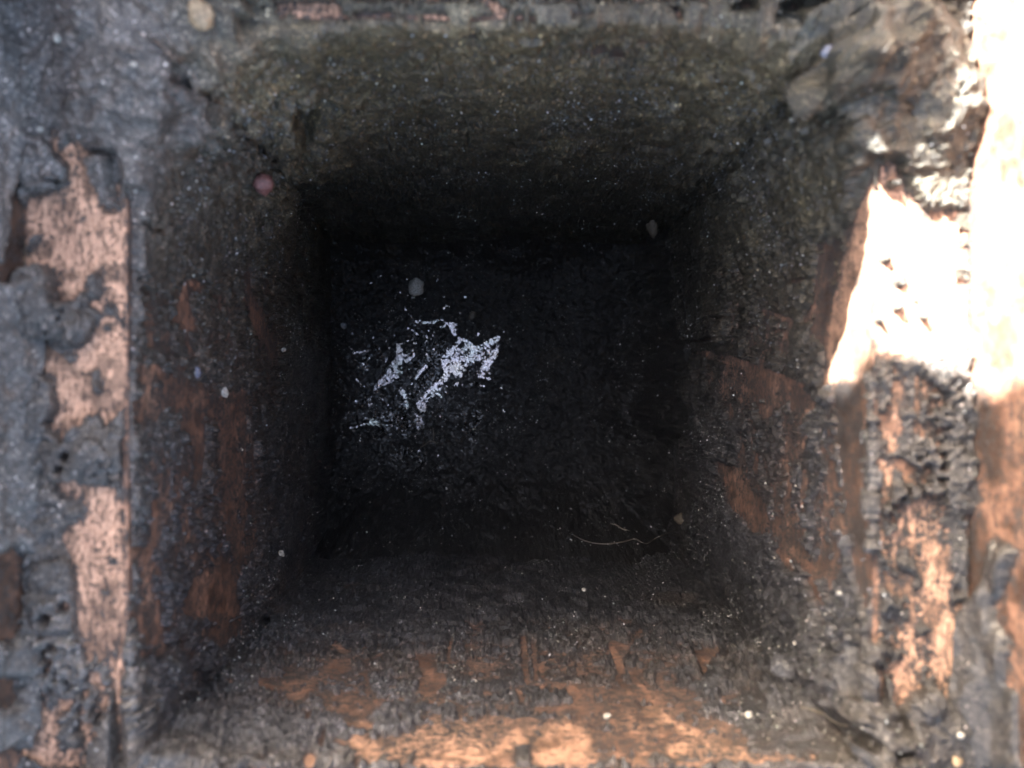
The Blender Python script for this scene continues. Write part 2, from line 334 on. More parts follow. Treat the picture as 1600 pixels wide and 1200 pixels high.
def make_sludge(name="sludge_material"):
    m, nt, b = new_mat(name)
    tc = N(nt, "ShaderNodeTexCoord").outputs["Object"]
    col = N(nt, "ShaderNodeAttribute", attribute_name="tone")
    wet = N(nt, "ShaderNodeAttribute", attribute_name="wet")
    n1 = noise_node(nt, tc, 900, 5, .7)
    r1 = ramp(nt, n1.outputs[0], [(.3, .42), (.5, .95), (.68, 1.9)])
    n2 = noise_node(nt, tc, 3200, 2, .6)
    r2 = ramp(nt, n2.outputs[0], [(.32, .45), (.55, 1.05), (.70, 2.6)])
    c = mult(nt, col.outputs["Color"], r1.outputs[0]); c = mult(nt, c, r2.outputs[0])
    # mineral grains bedded in the mud
    def grain(c, scale, thr, rgb, core):
        vo = N(nt, "ShaderNodeTexVoronoi"); vo.inputs["Scale"].default_value = scale
        nt.links.new(tc, vo.inputs["Vector"])
        sp = N(nt, "ShaderNodeSeparateColor"); nt.links.new(vo.outputs["Color"], sp.inputs[0])
        a = N(nt, "ShaderNodeMath", operation='GREATER_THAN'); nt.links.new(sp.outputs[0], a.inputs[0]); a.inputs[1].default_value = thr
        d = N(nt, "ShaderNodeMath", operation='LESS_THAN'); nt.links.new(vo.outputs["Distance"], d.inputs[0]); d.inputs[1].default_value = core
        m_ = N(nt, "ShaderNodeMath", operation='MULTIPLY'); nt.links.new(a.outputs[0], m_.inputs[0]); nt.links.new(d.outputs[0], m_.inputs[1])
        m2 = N(nt, "ShaderNodeMath", operation='MULTIPLY'); nt.links.new(m_.outputs[0], m2.inputs[0]); nt.links.new(sp.outputs[1], m2.inputs[1])
        x = N(nt, "ShaderNodeMix", data_type='RGBA'); nt.links.new(m2.outputs[0], x.inputs[0]); nt.links.new(c, x.inputs[6])
        sv = N(nt, "ShaderNodeVectorMath", operation='SCALE'); nt.links.new(col.outputs["Color"], sv.inputs[0]); sv.inputs["Scale"].default_value = rgb
        nt.links.new(sv.outputs[0], x.inputs[7])
        return x.outputs[2]
    c = grain(c, 1900, .80, 3.2, .42)
    c = grain(c, 2700, .90, 6.5, .40)
    c = grain(c, 1500, .975, 9.5, .34)
    nt.links.new(c, b.inputs["Base Color"])
    ro = N(nt, "ShaderNodeMapRange"); ro.inputs[3].default_value = .50; ro.inputs[4].default_value = .10
    nt.links.new(wet.outputs["Fac"], ro.inputs[0]); nt.links.new(ro.outputs[0], b.inputs["Roughness"])
    b.inputs["Specular IOR Level"].default_value = .55
    nt.links.new(wet.outputs["Fac"], b.inputs["Coat Weight"]); b.inputs["Coat IOR"].default_value = 1.6; b.inputs["Coat Roughness"].default_value = .06
    bp = N(nt, "ShaderNodeBump"); bp.inputs["Strength"].default_value = .9; bp.inputs["Distance"].default_value = .0007
    nt.links.new(n1.outputs[0], bp.inputs["Height"])
    bp2 = N(nt, "ShaderNodeBump"); bp2.inputs["Strength"].default_value = .9; bp2.inputs["Distance"].default_value = .00026
    nt.links.new(n2.outputs[0], bp2.inputs["Height"]); nt.links.new(bp.outputs[0], bp2.inputs["Normal"])
    nt.links.new(bp2.outputs[0], b.inputs["Normal"])
    bc = N(nt, "ShaderNodeBump"); bc.inputs["Strength"].default_value = .5; bc.inputs["Distance"].default_value = .0002
    nt.links.new(noise_node(nt, tc, 500, 2, .5).outputs[0], bc.inputs["Height"]); nt.links.new(bc.outputs[0], b.inputs["Coat Normal"])
    return m
def make_copper():
    m, nt, b = new_mat("copper_material")
    tc = N(nt, "ShaderNodeTexCoord").outputs["Object"]
    col = N(nt, "ShaderNodeAttribute", attribute_name="tone")
    sco = N(nt, "ShaderNodeAttribute", attribute_name="bareness")
    crs = N(nt, "ShaderNodeAttribute", attribute_name="crosswise")
    def stretched(sx, sy, sz, scale, det=5, ro=.7):
        mp = N(nt, "ShaderNodeMapping"); mp.inputs["Scale"].default_value = (sx, sy, sz)
        nt.links.new(tc, mp.inputs[0]); return noise_node(nt, mp.outputs[0], scale, det, ro)
    n1 = noise_node(nt, tc, 700, 6, .7)
    r1 = ramp(nt, n1.outputs[0], [(.28, .5), (.5, 1.0), (.7, 1.3)])
    sa = stretched(1, .3, .5, 1700); sb = stretched(.3, 1, 1, 1700)
    st = N(nt, "ShaderNodeMix", data_type='FLOAT')
    nt.links.new(crs.outputs["Fac"], st.inputs[0]); nt.links.new(sa.outputs[0], st.inputs[2]); nt.links.new(sb.outputs[0], st.inputs[3])
    r2 = ramp(nt, st.outputs[0], [(.3, .7), (.5, 1.0), (.7, 1.3)])
    c = mult(nt, col.outputs["Color"], r1.outputs[0]); c = mult(nt, c, r2.outputs[0])
    # thin smears of dirt left on the metal
    blob = noise_node(nt, tc, 1900, 5, .8)
    def math_(op, a, b_, clamp=False):
        n = N(nt, "ShaderNodeMath", operation=op, use_clamp=clamp)
        for k, x in enumerate((a, b_)):
            if isinstance(x, (int, float)): n.inputs[k].default_value = x
            else: nt.links.new(x, n.inputs[k])
        return n.outputs[0]
    nn = math_('ADD', math_('MULTIPLY', st.outputs[0], .40), math_('MULTIPLY', blob.outputs[0], .60))
    # dirt where bareness - .5 + 1.1 (noise - .5) < 0
    val = math_('ADD', math_('MULTIPLY', math_('SUBTRACT', sco.outputs["Fac"], .56), .62), math_('MULTIPLY', math_('SUBTRACT', nn, .5), 5.6))
    fac = math_('SUBTRACT', 1.0, math_('MULTIPLY', math_('ADD', val, .13), 3.6, True), True)
    dirt = N(nt, "ShaderNodeRGB"); dirt.outputs[0].default_value = (.040, .034, .031, 1)
    dn = mult(nt, dirt.outputs[0], ramp(nt, noise_node(nt, tc, 2600, 3, .7).outputs[0], [(.3, .5), (.5, 1.), (.7, 2.0)]).outputs[0])
    mx = N(nt, "ShaderNodeMix", data_type='RGBA'); nt.links.new(fac, mx.inputs[0]); nt.links.new(c, mx.inputs[6]); nt.links.new(dn, mx.inputs[7])
    nt.links.new(mx.outputs[2], b.inputs["Base Color"])
    nt.links.new(math_('MULTIPLY', math_('SUBTRACT', 1.0, fac), .25), b.inputs["Metallic"])
    b.inputs["Roughness"].default_value = .5
    h = math_('ADD', math_('MULTIPLY', st.outputs[0], .25), math_('ADD', fac, math_('MULTIPLY', n1.outputs[0], .5)))
    bp = N(nt, "ShaderNodeBump"); bp.inputs["Strength"].default_value = .8; bp.inputs["Distance"].default_value = .00022
    nt.links.new(h, bp.inputs["Height"])
    nt.links.new(bp.outputs[0], b.inputs["Normal"])
    return m
def plain(name, rgb, rough=.6, nscale=1500, contrast=.5, bump=.0002, spec=.5, metallic=0):
    m, nt, b = new_mat(name)
    tc = N(nt, "ShaderNodeTexCoord").outputs["Object"]
    n1 = noise_node(nt, tc, nscale, 4, .65)
    r1 = ramp(nt, n1.outputs[0], [(.3, 1 - contrast), (.5, 1.0), (.7, 1 + contrast)])
    rgbn = N(nt, "ShaderNodeRGB"); rgbn.outputs[0].default_value = (*rgb, 1)
    nt.links.new(mult(nt, rgbn.outputs[0], r1.outputs[0]), b.inputs["Base Color"])
    b.inputs["Roughness"].default_value = rough; b.inputs["Metallic"].default_value = metallic
    b.inputs["Specular IOR Level"].default_value = spec
    bp = N(nt, "ShaderNodeBump"); bp.inputs["Strength"].default_value = .6; bp.inputs["Distance"].default_value = bump
    nt.links.new(n1.outputs[0], bp.inputs["Height"]); nt.links.new(bp.outputs[0], b.inputs["Normal"])
    return m
SLUDGE = make_sludge(); COPPERM = make_copper()

def copper_tone(P, u, v):
    f = sample(FRESH, u, v) + .34 * fbm(P, 4, 5, 91, .7, aniso=(1, 2.5, 1.6))
    f = np.clip(f, 0, 1)[:, None]
    B = np.array([.056, .033, .023]); O = np.array([.215, .115, .075]); Pk = np.array([.42, .245, .160])
    c = np.where(f < .5, B + (O - B) * f * 2, O + (Pk - O) * (f - .5) * 2)
    blot = sstep(.25, .6, fbm(P, 3.0, 4, 33))[:, None]
    return (c * (1 - .55 * blot)).astype(np.float32)

def sludge_tone(P, u, v):
    base = np.array([.045, .0405, .0385])
    n = fbm(P, 14, 4, 55)[:, None]; n2 = fbm(P, 3, 3, 57)[:, None]
    c = base * (1 + .30 * n + .25 * n2)
    br = sstep(.1, .8, fbm(P, 18, 4, 61) + .25 * fbm(P, 1.5, 2, 62))[:, None]
    fl = sstep(-6, 0, P[:, 2])[:, None]
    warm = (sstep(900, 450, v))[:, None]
    c = c * (1 + fl * np.array([.03, .0, -.06])) * (1 + (1 - fl) * warm * np.array([.10, .0, -.20])) * (1 + (1 - fl) * (1 - warm) * np.array([-.06, .0, .12]))  # wall tint imitates light colour: warm bounce above, cool sky below
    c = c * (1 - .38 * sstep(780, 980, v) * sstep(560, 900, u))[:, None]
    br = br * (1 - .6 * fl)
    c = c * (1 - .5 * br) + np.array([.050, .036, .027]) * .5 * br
    c = c * (1 + .65 * (sstep(560, 200, u) * sstep(460, 220, v))[:, None])     # paler silt, lightened further to imitate stronger light at upper left
    c = c * (1 - .22 * sstep(1340, 1400, u))[:, None] * (1 - .24 * sstep(1200, 1320, u) * sstep(330, 240, v))[:, None]  # right side darkened in colour to cancel bounced sunlight
    ol = (sstep(700, 250, v) * sstep(150, 500, u))[:, None]                     # olive tint stands in for greenish foliage light, strongest upstream
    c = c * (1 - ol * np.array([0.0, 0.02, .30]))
    pale = sstep(.55, .9, fbm(P, 9, 4, 71))[:, None]
    return (c * (1 + .9 * pale)).astype(np.float32)

def crack_lines(P, size, seed, width):
    """thin meandering grooves"""
    a = fbm(P, size, 4, seed); return np.exp(-(a / width) ** 2)

# ------------------------------------------------------------------ the copper gutter: floor, outlet walls, sides
# stations of the profile: (depth z mm, x left, x right, y top, y bottom)
ST = [(0.0, -51.6, 48.5, 49.0, -51.4), (-54.0, -51.7, 48.4, 48.8, -50.3), (-147.0, -57.8, 44.9, 43.8, -46.9), (-160.0, -58.5, 44.5, 43.0, -46.6)]
OUT = (-65.6, 61.5, 78.0, -78.0)
NS = 560
NF, NW = 100, 230
def rect_at(z):
    zs = [-s[0] for s in ST]
    return [np.interp(-z, zs, [s[k] for s in ST]) for k in (1, 2, 3, 4)]
rows = []
tf = np.linspace(0, 1, NF)
for t in tf:                                   # floor, from the outside in
    r = [OUT[0] + (ST[0][1] - OUT[0]) * t, OUT[1] + (ST[0][2] - OUT[1]) * t, OUT[2] + (ST[0][3] - OUT[2]) * t, OUT[3] + (ST[0][4] - OUT[3]) * t]
    rows.append((0.0, *r, (1 - t) * 15.0, 0))
zinv = np.linspace(1 / CAMZ, 1 / (CAMZ + 158), NW)
for q in zinv[1:]:
    z = CAMZ - 1 / q
    rows.append((z, *[float(a) for a in rect_at(z)], z, 1))
R = np.array(rows)
nrow = len(R); ncol = 4 * NS
ss = (np.arange(NS) / NS)
def ring(Rr):
    z, xl, xr, yt, yb = [Rr[:, k][:, None] for k in range(5)]
    one = np.ones((1, NS)); s = ss[None, :]
    top = (xl + (xr - xl) * s, yt * one); right = (xr * one, yt + (yb - yt) * s)
    bot = (xr + (xl - xr) * s, yb * one); left = (xl * one, yb + (yt - yb) * s)
    X = np.concatenate([a[0] for a in (top, right, bot, left)], 1); Y = np.concatenate([a[1] for a in (top, right, bot, left)], 1)
    return np.stack([X, Y, np.repeat(z, 4 * NS, 1)], -1)
BASE = ring(R)                                  # nrow x ncol x 3
side_n = np.array([[0, -1], [-1, 0], [0, 1], [1, 0]], float)
sidei = np.repeat(np.arange(4), NS); sfrac = np.tile(ss, 4)
dl = sfrac * 100; dr = (1 - sfrac) * 100        # mm along the wall to either corner
nh = side_n[sidei].copy()
wl = .5 * sstep(18, 0, dl)[:, None]; wr = .5 * sstep(18, 0, dr)[:, None]
nh = nh * (1 - wl - wr) + side_n[(sidei - 1) % 4] * wl + side_n[(sidei + 1) % 4] * wr
nh /= np.linalg.norm(nh, axis=1)[:, None]
up = sstep(-3.0, 3.0, R[:, 5])                  # 1 on the floor, 0 on the walls, rounded at the rim
NRM = np.zeros_like(BASE)
NRM[..., 0] = nh[None, :, 0] * (1 - up)[:, None]; NRM[..., 1] = nh[None, :, 1] * (1 - up)[:, None]; NRM[..., 2] = up[:, None] + .02
NRM /= np.linalg.norm(NRM, axis=-1, keepdims=True)

Pf = BASE.reshape(-1, 3); u, v = plan(Pf)
cop = sample(COPPER, u, v)
inside = (u > 0) & (u < 1600) & (v > 0) & (v < 1200)
cop = np.where(inside, cop, .35)
sd_ = np.repeat(sidei[None, :], nrow, 0).ravel()
# smear marks run along the gutter on the floor and side walls, across on the lower wall
nA = fbm(Pf, 2.2, 5, 11, .65, aniso=(1, 3.5, 2.5)); nB = fbm(Pf, 2.2, 5, 12, .65, aniso=(3, 1, 1)); nC = fbm(Pf, 2.0, 5, 13, .7)
isb = (sd_ % 2 == 0) & (Pf[:, 2] < -.01)
cdm = np.repeat(np.minimum(dl, dr)[None, :], nrow, 0).ravel()
kb = sstep(0, 10, cdm)
nz = kb * np.where(isb, .5 * nB + .5 * nC, .6 * nA + .4 * nC) + (1 - kb) * nC
score = cop + .36 * nz + .16 * fbm(Pf, .8, 3, 14, .7)                         # > .5: bare
deepness = sstep(-60, -110, Pf[:, 2])
score -= .35 * deepness
# thickness of the sludge: first the heaps and silted corners, then lumps on top of them
thick = np.zeros((GH, GW), np.float32)
def heap(cx, cy, rx, ry, h):
    global thick
    d = ((gx - cx) / rx) ** 2 + ((gy - cy) / ry) ** 2
    thick = np.maximum(thick, h * np.clip(1 - d, 0, 1) ** .6)
for hp in ((70,470,52,62,2.2), (120,515,38,26,1.6), (60,255,50,42,2.0), (130,710,68,52,1.8), (60,640,60,60,1.0), (60,90,120,110,2.2), (200,120,130,110,2.0), (320,90,120,80,1.8), (170,270,24,36,.8),
           (90,930,40,60,1.2), (80,1040,60,50,1.2), (150,1140,50,60,1.0),
           (1400,90,105,75,3.4), (1470,160,60,90,3.6), (1430,230,80,40,1.2), (1400,640,18,20,.4), (1460,750,60,60,1.7), (1430,770,50,24,2.2),  (1470,630,42,60,1.4), (1450,1095,34,28,2.0),
           (1480,1150,100,60,1.6), (1405,1180,60,40,1.2), (1540,1020,30,60,1.6), (1290,1170,60,30,.8), (1285,80,10,10,1.6),
           (1130,1060,22,22,1.4), (1310,620,30,16,.9), (1120,520,30,20,.8), (1110,90,14,8,1.0), (1020,140,22,16,.9), (905,185,16,12,.9), (1330,840,30,30,1.0), (1090,830,20,16,.6), (450,135,60,40,1.8), (500,190,36,18,1.0), (480,50,30,20,1.0),
           (1270,1090,50,14,1.6), (640,245,20,12,.8), (700,262,14,10,1.0), (1000,355,26,20,1.0), (880,1010,22,12,.9), (1010,1070,18,14,.9), (600,1130,60,30,.8), (450,1150,90,40,1.2)):
    heap(*hp)
cd = np.repeat(np.minimum(dl, dr)[None, :], nrow, 0).ravel()
R5 = np.repeat(R[:, 5][:, None], ncol, 1).ravel()
cornr = np.repeat(np.where(dl < dr, sidei, (sidei + 1) % 4)[None, :], nrow, 0).ravel()   # 0 TL, 1 TR, 2 BR, 3 BL
A = np.array([10.5, 9.0, 6.5, 5.5])[cornr]; RR = np.array([38., 36., 26., 22.])[cornr]
zfall = sstep(np.array([-95., -95., -60., -26.])[cornr], np.array([-45., -45., -15., -6.])[cornr], Pf[:, 2])
ca = A * sstep(RR, -RR * .3, cd) ** 1.3 / .92 ** 1.3 * (.12 + .88 * zfall) * sstep(12, -1, R5)
H1 = np.where(inside, sample(thick, u, v), 1.0)
P1 = Pf + NRM.reshape(-1, 3) * (ca + H1)[:, None]
G1 = P1.reshape(nrow, ncol, 3)
dcol = np.roll(G1, -8, 1) - np.roll(G1, 8, 1)
drow = np.empty_like(G1); drow[2:-2] = G1[4:] - G1[:-4]; drow[:2] = drow[2]; drow[-2:] = drow[-3]
N1 = np.cross(drow, dcol); N1 /= np.linalg.norm(N1, axis=-1, keepdims=True) + 1e-9
N1 = N1.reshape(-1, 3)
if (N1 * NRM.reshape(-1, 3)).sum(1).mean() < 0: N1 = -N1
lump = fbm(P1, 9, 4, 21); mid = fbm(P1, 3.2, 5, 22, .7); fine = fbm(P1, .62, 3, 23, .75)
ter = fbm(P1, 17, 5, 24, .6)
terr = .9 * sstep(-.02, .02, ter - .12) + .7 * sstep(-.02, .02, -ter - .22)
rough_l = 1 + .25 * fbm(P1, 3.0, 3, 27)
T = .55 + .35 * np.clip(lump + .4, 0, 2) + .34 * mid + np.where(Pf[:, 2] > -1, .17, .22) * fine + .75 * terr + (H1 + ca) * (rough_l - 1)
score = score - np.array([.28, .2, .05, .0])[cornr] * np.clip(1 - cd / RR, 0, 1)
score = np.where((np.repeat(R[:, 5][:, None], ncol, 1).ravel() > 1) & (v < 180) & (u < 380), .1 * score, score)
# thinner near bare patches, and a thin brown stain instead of silt there
msk = .16 + .84 * sstep(.38, .06, score)
msm = .22 + .78 * sstep(.62, .20, cop)
T = T * msk
crk = 1.5 * crack_lines(P1, 16, 41, .022) * sstep(.0, .5, fbm(P1, 25, 2, 42)) + .6 * crack_lines(P1, 9, 45, .02) * sstep(.1, .5, fbm(Pf, 20, 2, 46))
T = T - .9 * np.clip(crk, 0, 1.4) * np.clip(T, 0, 1)
score = score - .75 * np.clip(1 - cd / 7.0, 0, 1) * sstep(3, -2, np.repeat(R[:, 5][:, None], ncol, 1).ravel())
score = score - .50 * sstep(.6, 2.4, ca + np.minimum(H1, 2.0) * (R5 < 0))
bare = score > .34
T = np.where(bare, -.10, np.maximum(T, .07))
DISP = Pf + NRM.reshape(-1, 3) * np.where(bare, T, (ca + H1) * msm)[:, None] + N1 * np.where(bare, 0, T)[:, None]
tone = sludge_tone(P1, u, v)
depth_shade = sstep(-10, -100, Pf[:, 2] + 10 * fbm(P1, 22, 3, 171))[:, None]          # shade painted into the sludge colour, deeper down the outlet
tone = tone * (1 - .52 * depth_shade * np.where(sd_ == 3, .35, np.where((sd_ == 2), .75, 1.0))[:, None]) * (1 - .24 * sstep(-1, -6, Pf[:, 2]))[:, None] * (1 + (1 - .9 * depth_shade) * ((sd_ == 0) & (Pf[:, 2] < -.01))[:, None] * np.array([.75, .60, .44]))  # light put into each wall's colour: walls shaded, upstream wall lifted
thin = sstep(.30, .5, score)[:, None]
tone = tone * (1 - .45 * thin) + np.array([.085, .046, .032]) * .45 * thin
wet = np.clip(.02 + .7 * sstep(-100, -145, Pf[:, 2]) * .5 + .25 * fbm(Pf, 6, 3, 77), 0, .75).astype(np.float32)
FC = grid_faces(nrow, ncol, True)
keep = ~(bare[FC].all(1))
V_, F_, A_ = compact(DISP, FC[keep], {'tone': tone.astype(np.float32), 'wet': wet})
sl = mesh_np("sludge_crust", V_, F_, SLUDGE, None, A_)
tag(sl, "black gritty sludge caked over the copper gutter floor and outlet walls", "sludge", None, 'stuff')

gut = bpy.data.objects.new("copper_gutter", None); COL.objects.link(gut)
tag(gut, "dirty copper gutter with a square outlet hole caked in black sludge", "gutter")
# copper sheets at half resolution
r2 = np.arange(0, nrow, 2); c2 = np.arange(0, ncol, 2)
def sheet(name, rsel, csel, wrap=False):
    P = BASE[np.ix_(rsel, csel)]; n, m = P.shape[:2]; P = P.reshape(-1, 3)
    relief = .12 * fbm(P, 6, 2, 81)
    uu, vv = plan(P)
    nn = NRM[np.ix_(rsel, csel)].reshape(-1, 3)
    Q = P + nn * (relief - .05)[:, None]
    ii = (rsel[:, None] * ncol + csel[None, :]).ravel()
    return mesh_np(name, Q, grid_faces(n, m, wrap), COPPERM, gut, {'tone': copper_tone(P, uu, vv), 'bareness': score[ii], 'crosswise': isb[ii].astype(np.float32)})
rf = np.unique(np.append(np.arange(0, NF - 1, 2), NF - 1)); rw = np.unique(np.append(np.arange(NF - 1, nrow, 2), nrow - 1))
sheet("gutter_floor", rf, c2, True)
for k in range(4):
    cs = [(c) % ncol for c in range(k * NS, (k + 1) * NS + 1, 2)]
    sheet("outlet_wall", rw, np.array(cs))
# gutter sides rising left and right of the floor
def gutter_side(sign):
    ny, nz = 300, 90
    yy = np.linspace(-78, 78, ny); tt = np.linspace(0, 1, nz) ** 1.3 * 45
    Yg, Zg = np.meshgrid(yy, tt, indexing='ij')
    x0 = OUT[1] if sign > 0 else OUT[0]
    Xg = x0 + sign * (.22 * Zg + .6 * np.clip(1 - Zg / 2.5, -1, 1) * 0)
    P = np.stack([Xg, Yg, Zg], -1).reshape(-1, 3)
    Pq = P.copy(); uu, vv = plan(Pq)
    F = grid_faces(ny, nz)
    c = np.where((uu > -10) & (uu < 1610) & (vv > 0) & (vv < 1200), sample(COPPER, uu, vv), .6)
    s_ = c + .3 * fbm(P, 2.5, 5, 11, .6, aniso=(1, 2, 1)) + .012 * P[:, 2]
    mesh_np("gutter_side", P + np.array([sign * .05, 0, 0]), F if sign < 0 else F[:, ::-1], COPPERM, gut, {'tone': copper_tone(P, uu, vv), 'bareness': s_, 'crosswise': np.zeros(len(P), np.float32)})
    Tt = (.5 + .8 * np.clip(fbm(P, 7, 4, 21) + .4, 0, 2) + .3 * fbm(P, 2.5, 3, 22)) * (.3 + .7 * sstep(.5, .2, s_)) + 2.0 * np.clip(1 - P[:, 2] / 4, 0, 1) * sstep(.5, .3, s_)
    b_ = s_ > .36
    Tt = np.where(b_, -.1, np.maximum(Tt, .1))
    D = P + np.array([-sign * .95, 0, .25]) * Tt[:, None]
    k = ~(b_[F].all(1))
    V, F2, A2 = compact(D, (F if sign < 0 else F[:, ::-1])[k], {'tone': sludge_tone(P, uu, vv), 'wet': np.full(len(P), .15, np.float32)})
    s = mesh_np("sludge_crust", V, F2, SLUDGE, None, A2)
    tag(s, "thin black sludge crust on the %s side of the copper gutter" % ("right" if sign > 0 else "left"), "sludge", None, 'stuff')
gutter_side(1); gutter_side(-1)

# ------------------------------------------------------------------ sludge at the bottom of the outlet
ZB = -147.0
nbx, nby = 360, 330
bx = np.linspace(-64, 52, nbx); by = np.linspace(-54, 51, nby)
BX, BY = np.meshgrid(bx, by, indexing='ij')
PB = np.stack([BX, BY, np.full_like(BX, ZB)], -1).reshape(-1, 3)
ub, vb = plan(PB)
wetmap = np.exp(-(((ub - 650) / 130) ** 2 + ((vb - 620) / 120) ** 2) ** 1.5)
hb = 3.4 * .62 * fbm(PB, 26, 1, 101) + .9 * fbm(PB, 11, 4, 102, .6) * (1 - .6 * wetmap) + 1.2 * fbm(PB, 4.5, 4, 110, .65) + .8 * fbm(PB, 2.0, 4, 103, .7) + .35 * fbm(PB, .8, 2, 104)
edge = np.minimum.reduce([BX.ravel() + 57, 44 - BX.ravel(), 43 - BY.ravel(), BY.ravel() + 46])
esl = np.minimum.reduce([BX.ravel() + 75, 44 - BX.ravel(), 55 - BY.ravel(), BY.ravel() + 46]) + 5 * fbm(PB, 20, 3, 109)
hlow = 3.4 * fbm(PB, 26, 1, 101) * .62 + 26.0 * np.clip(1 - esl / 26, 0, 1.2) ** 2
hb = hb + 5.0 * np.clip(1 - edge / 10, 0, 1.3) ** 2 + 26.0 * np.clip(1 - esl / 26, 0, 1.2) ** 2 - .55 * wetmap * np.clip(hb, -1, 3)
PB2 = PB.copy(); PB2[:, 2] += hb
toneb = sludge_tone(PB, ub, vb) * (.12 - .07 * wetmap)[:, None] * np.array([1.1, 1.0, .85])  # silt tone cut down to deepen the shade in the shaft
wetb = np.clip(.0 + (.25 + 1.2 * sstep(.0, .45, fbm(PB, 6, 4, 79, .65))) * wetmap ** 1.3 , 0, 1)
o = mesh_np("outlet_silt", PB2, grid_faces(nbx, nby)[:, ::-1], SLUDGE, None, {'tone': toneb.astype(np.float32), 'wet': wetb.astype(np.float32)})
tag(o, "wet black silt filling the bottom of the square outlet", "silt", None, 'stuff')

# ------------------------------------------------------------------ looking up the surface under a plan point
ALLP = np.concatenate([DISP[::1], PB2]); AU, AV = plan(ALLP)
AZ = ALLP[:, 2]
ALLN = np.concatenate([NRM.reshape(-1, 3), np.tile([0, 0, 1.0], (len(PB2), 1))])
ok = np.concatenate([np.abs(T) < 50, np.ones(len(PB2), bool)])
def surf(uu, vv):
    d = np.hypot(AU - uu, AV - vv)
    c = np.where(d < 3.0)[0]
    if len(c) == 0: c = np.array([np.argmin(d)])
    i = c[np.argmax(AZ[c])]
    return ALLP[i], ALLN[i]

# ------------------------------------------------------------------ water film on the silt
def make_film():
    m, nt, b = new_mat("oily_water_material")
    tc = N(nt, "ShaderNodeTexCoord").outputs["Object"]
    n1 = noise_node(nt, tc, 1700, 3, .65); n2 = noise_node(nt, tc, 130, 3, .5)
    cr = N(nt, "ShaderNodeValToRGB"); e = cr.color_ramp.elements
    e[0].position, e[0].color = .30, (1.0, .92, .80, 1); e[1].position, e[1].color = .72, (.90, .97, .86, 1)
    x = e.new(.5); x.color = (.93, .86, .88, 1)
    nt.links.new(n2.outputs[0], cr.inputs[0])
    n3 = noise_node(nt, tc, 3600, 3, .75)  # bright speckle in the colour imitates sparkle
    nt.links.new(mult(nt, cr.outputs[0], ramp(nt, n3.outputs[0], [(.36, .14), (.46, .55), (.54, 1.0)]).outputs[0]), b.inputs["Base Color"])
    b.inputs["Metallic"].default_value = 1.0; b.inputs["Roughness"].default_value = .10
    bp = N(nt, "ShaderNodeBump"); bp.inputs["Strength"].default_value = .8; bp.inputs["Distance"].default_value = .00028
    nt.links.new(n1.outputs[0], bp.inputs["Height"]); nt.links.new(bp.outputs[0], b.inputs["Normal"])
    return m
FILM = make_film()
FM = np.zeros((GH, GW), np.float32)
def fpoly(pts, a=1.0):
    w, sd = poly_sd(pts, 3)
    if sd.size: FM[w] = np.maximum(FM[w], a * sstep(-2.2, 2.2, sd))
def fstroke(pts, wd, a=1.0):
    if len(pts) == 1: pts = pts + [(pts[0][0] + 1, pts[0][1])]
    w = window(pts, wd + 6); X, Y = gx[w], gy[w]; d = np.full(X.shape, 1e9, np.float32)
    for p, q in zip(pts[:-1], pts[1:]): d = np.minimum(d, seg_dist(X, Y, p, q))
    FM[w] = np.maximum(FM[w], a * sstep(-1.8, 1.8, wd / 2 - d))
fpoly([(583,610),(588,596),(604,584),(612,568),(620,556),(620,536),(628,534),(632,552),(646,560),(634,572),(626,590),(610,600),(592,608)])
fpoly([(700,504),(716,504),(714,525),(730,530),(745,540),(768,527),(782,524),(779,555),(766,572),(766,592),(748,592),(743,582),(752,565),(735,568),(722,590),(710,594),(705,585),(697,600),(682,618),(670,628),(666,644),(654,642),(650,630),(660,620),(672,605),(690,590),(696,580),(692,560),(702,545),(714,532),(704,520)])
fstroke([(622,540),(638,533),(646,531)], 4); fstroke([(646,546),(648,556),(641,563)], 4); fstroke([(628,608),(634,620),(637,634)], 9); fpoly([(647,640),(660,652),(664,664),(652,672)])
fstroke([(650,503),(675,505),(690,499),(702,508)], 5); fstroke([(692,560),(704,538)], 3); fstroke([(577,645),(579,625),(588,606)], 3); fstroke([(547,553),(578,548)], 4)
fstroke([(645,600),(655,586),(667,571)], 5); fstroke([(549,668),(575,662),(600,664),(612,665)], 5); fstroke([(578,655),(592,660)], 9); fstroke([(567,566),(574,581)], 3); fstroke([(690,560),(696,582)], 4)
for q in range(330):
    a, b_ = rng.normal(635, 85), rng.normal(610, 95)
    if a < 525 or b_ < 395 or b_ > 780 or a > 860: continue
    an = rng.uniform(0, 6.28); L = rng.uniform(0, 1) ** 3 * 9
    fstroke([(a, b_), (a + L * math.cos(an), b_ + L * math.sin(an))], rng.uniform(1.3, 3.2), 1.45)
nfx, nfy = 620, 560
fx = np.linspace(*(at(515, 0, ZB)[0], at(870, 0, ZB)[0]), nfx); fy = np.linspace(at(0, 790, ZB)[1], at(0, 390, ZB)[1], nfy)
FXg, FYg = np.meshgrid(fx, fy, indexing='ij')
PF = np.stack([FXg, FYg, np.full_like(FXg, ZB)], -1).reshape(-1, 3); uf, vf = plan(PF)
ff = sample(FM, uf, vf) + .34 * fbm(PF, 1.1, 4, 131, .75) + .42 * fbm(PF, .42, 3, 134, .8) - .30 * sstep(.0, .5, fbm(PF, 2.0, 4, 132, .7)) - .13 - .40 * np.exp(-(fbm(PF, 3.4, 3, 137) / .10) ** 2)
jx = np.clip((FXg.ravel() - bx[0]) / (bx[1] - bx[0]), 0, nbx - 1.001); jy = np.clip((FYg.ravel() - by[0]) / (by[1] - by[0]), 0, nby - 1.001)
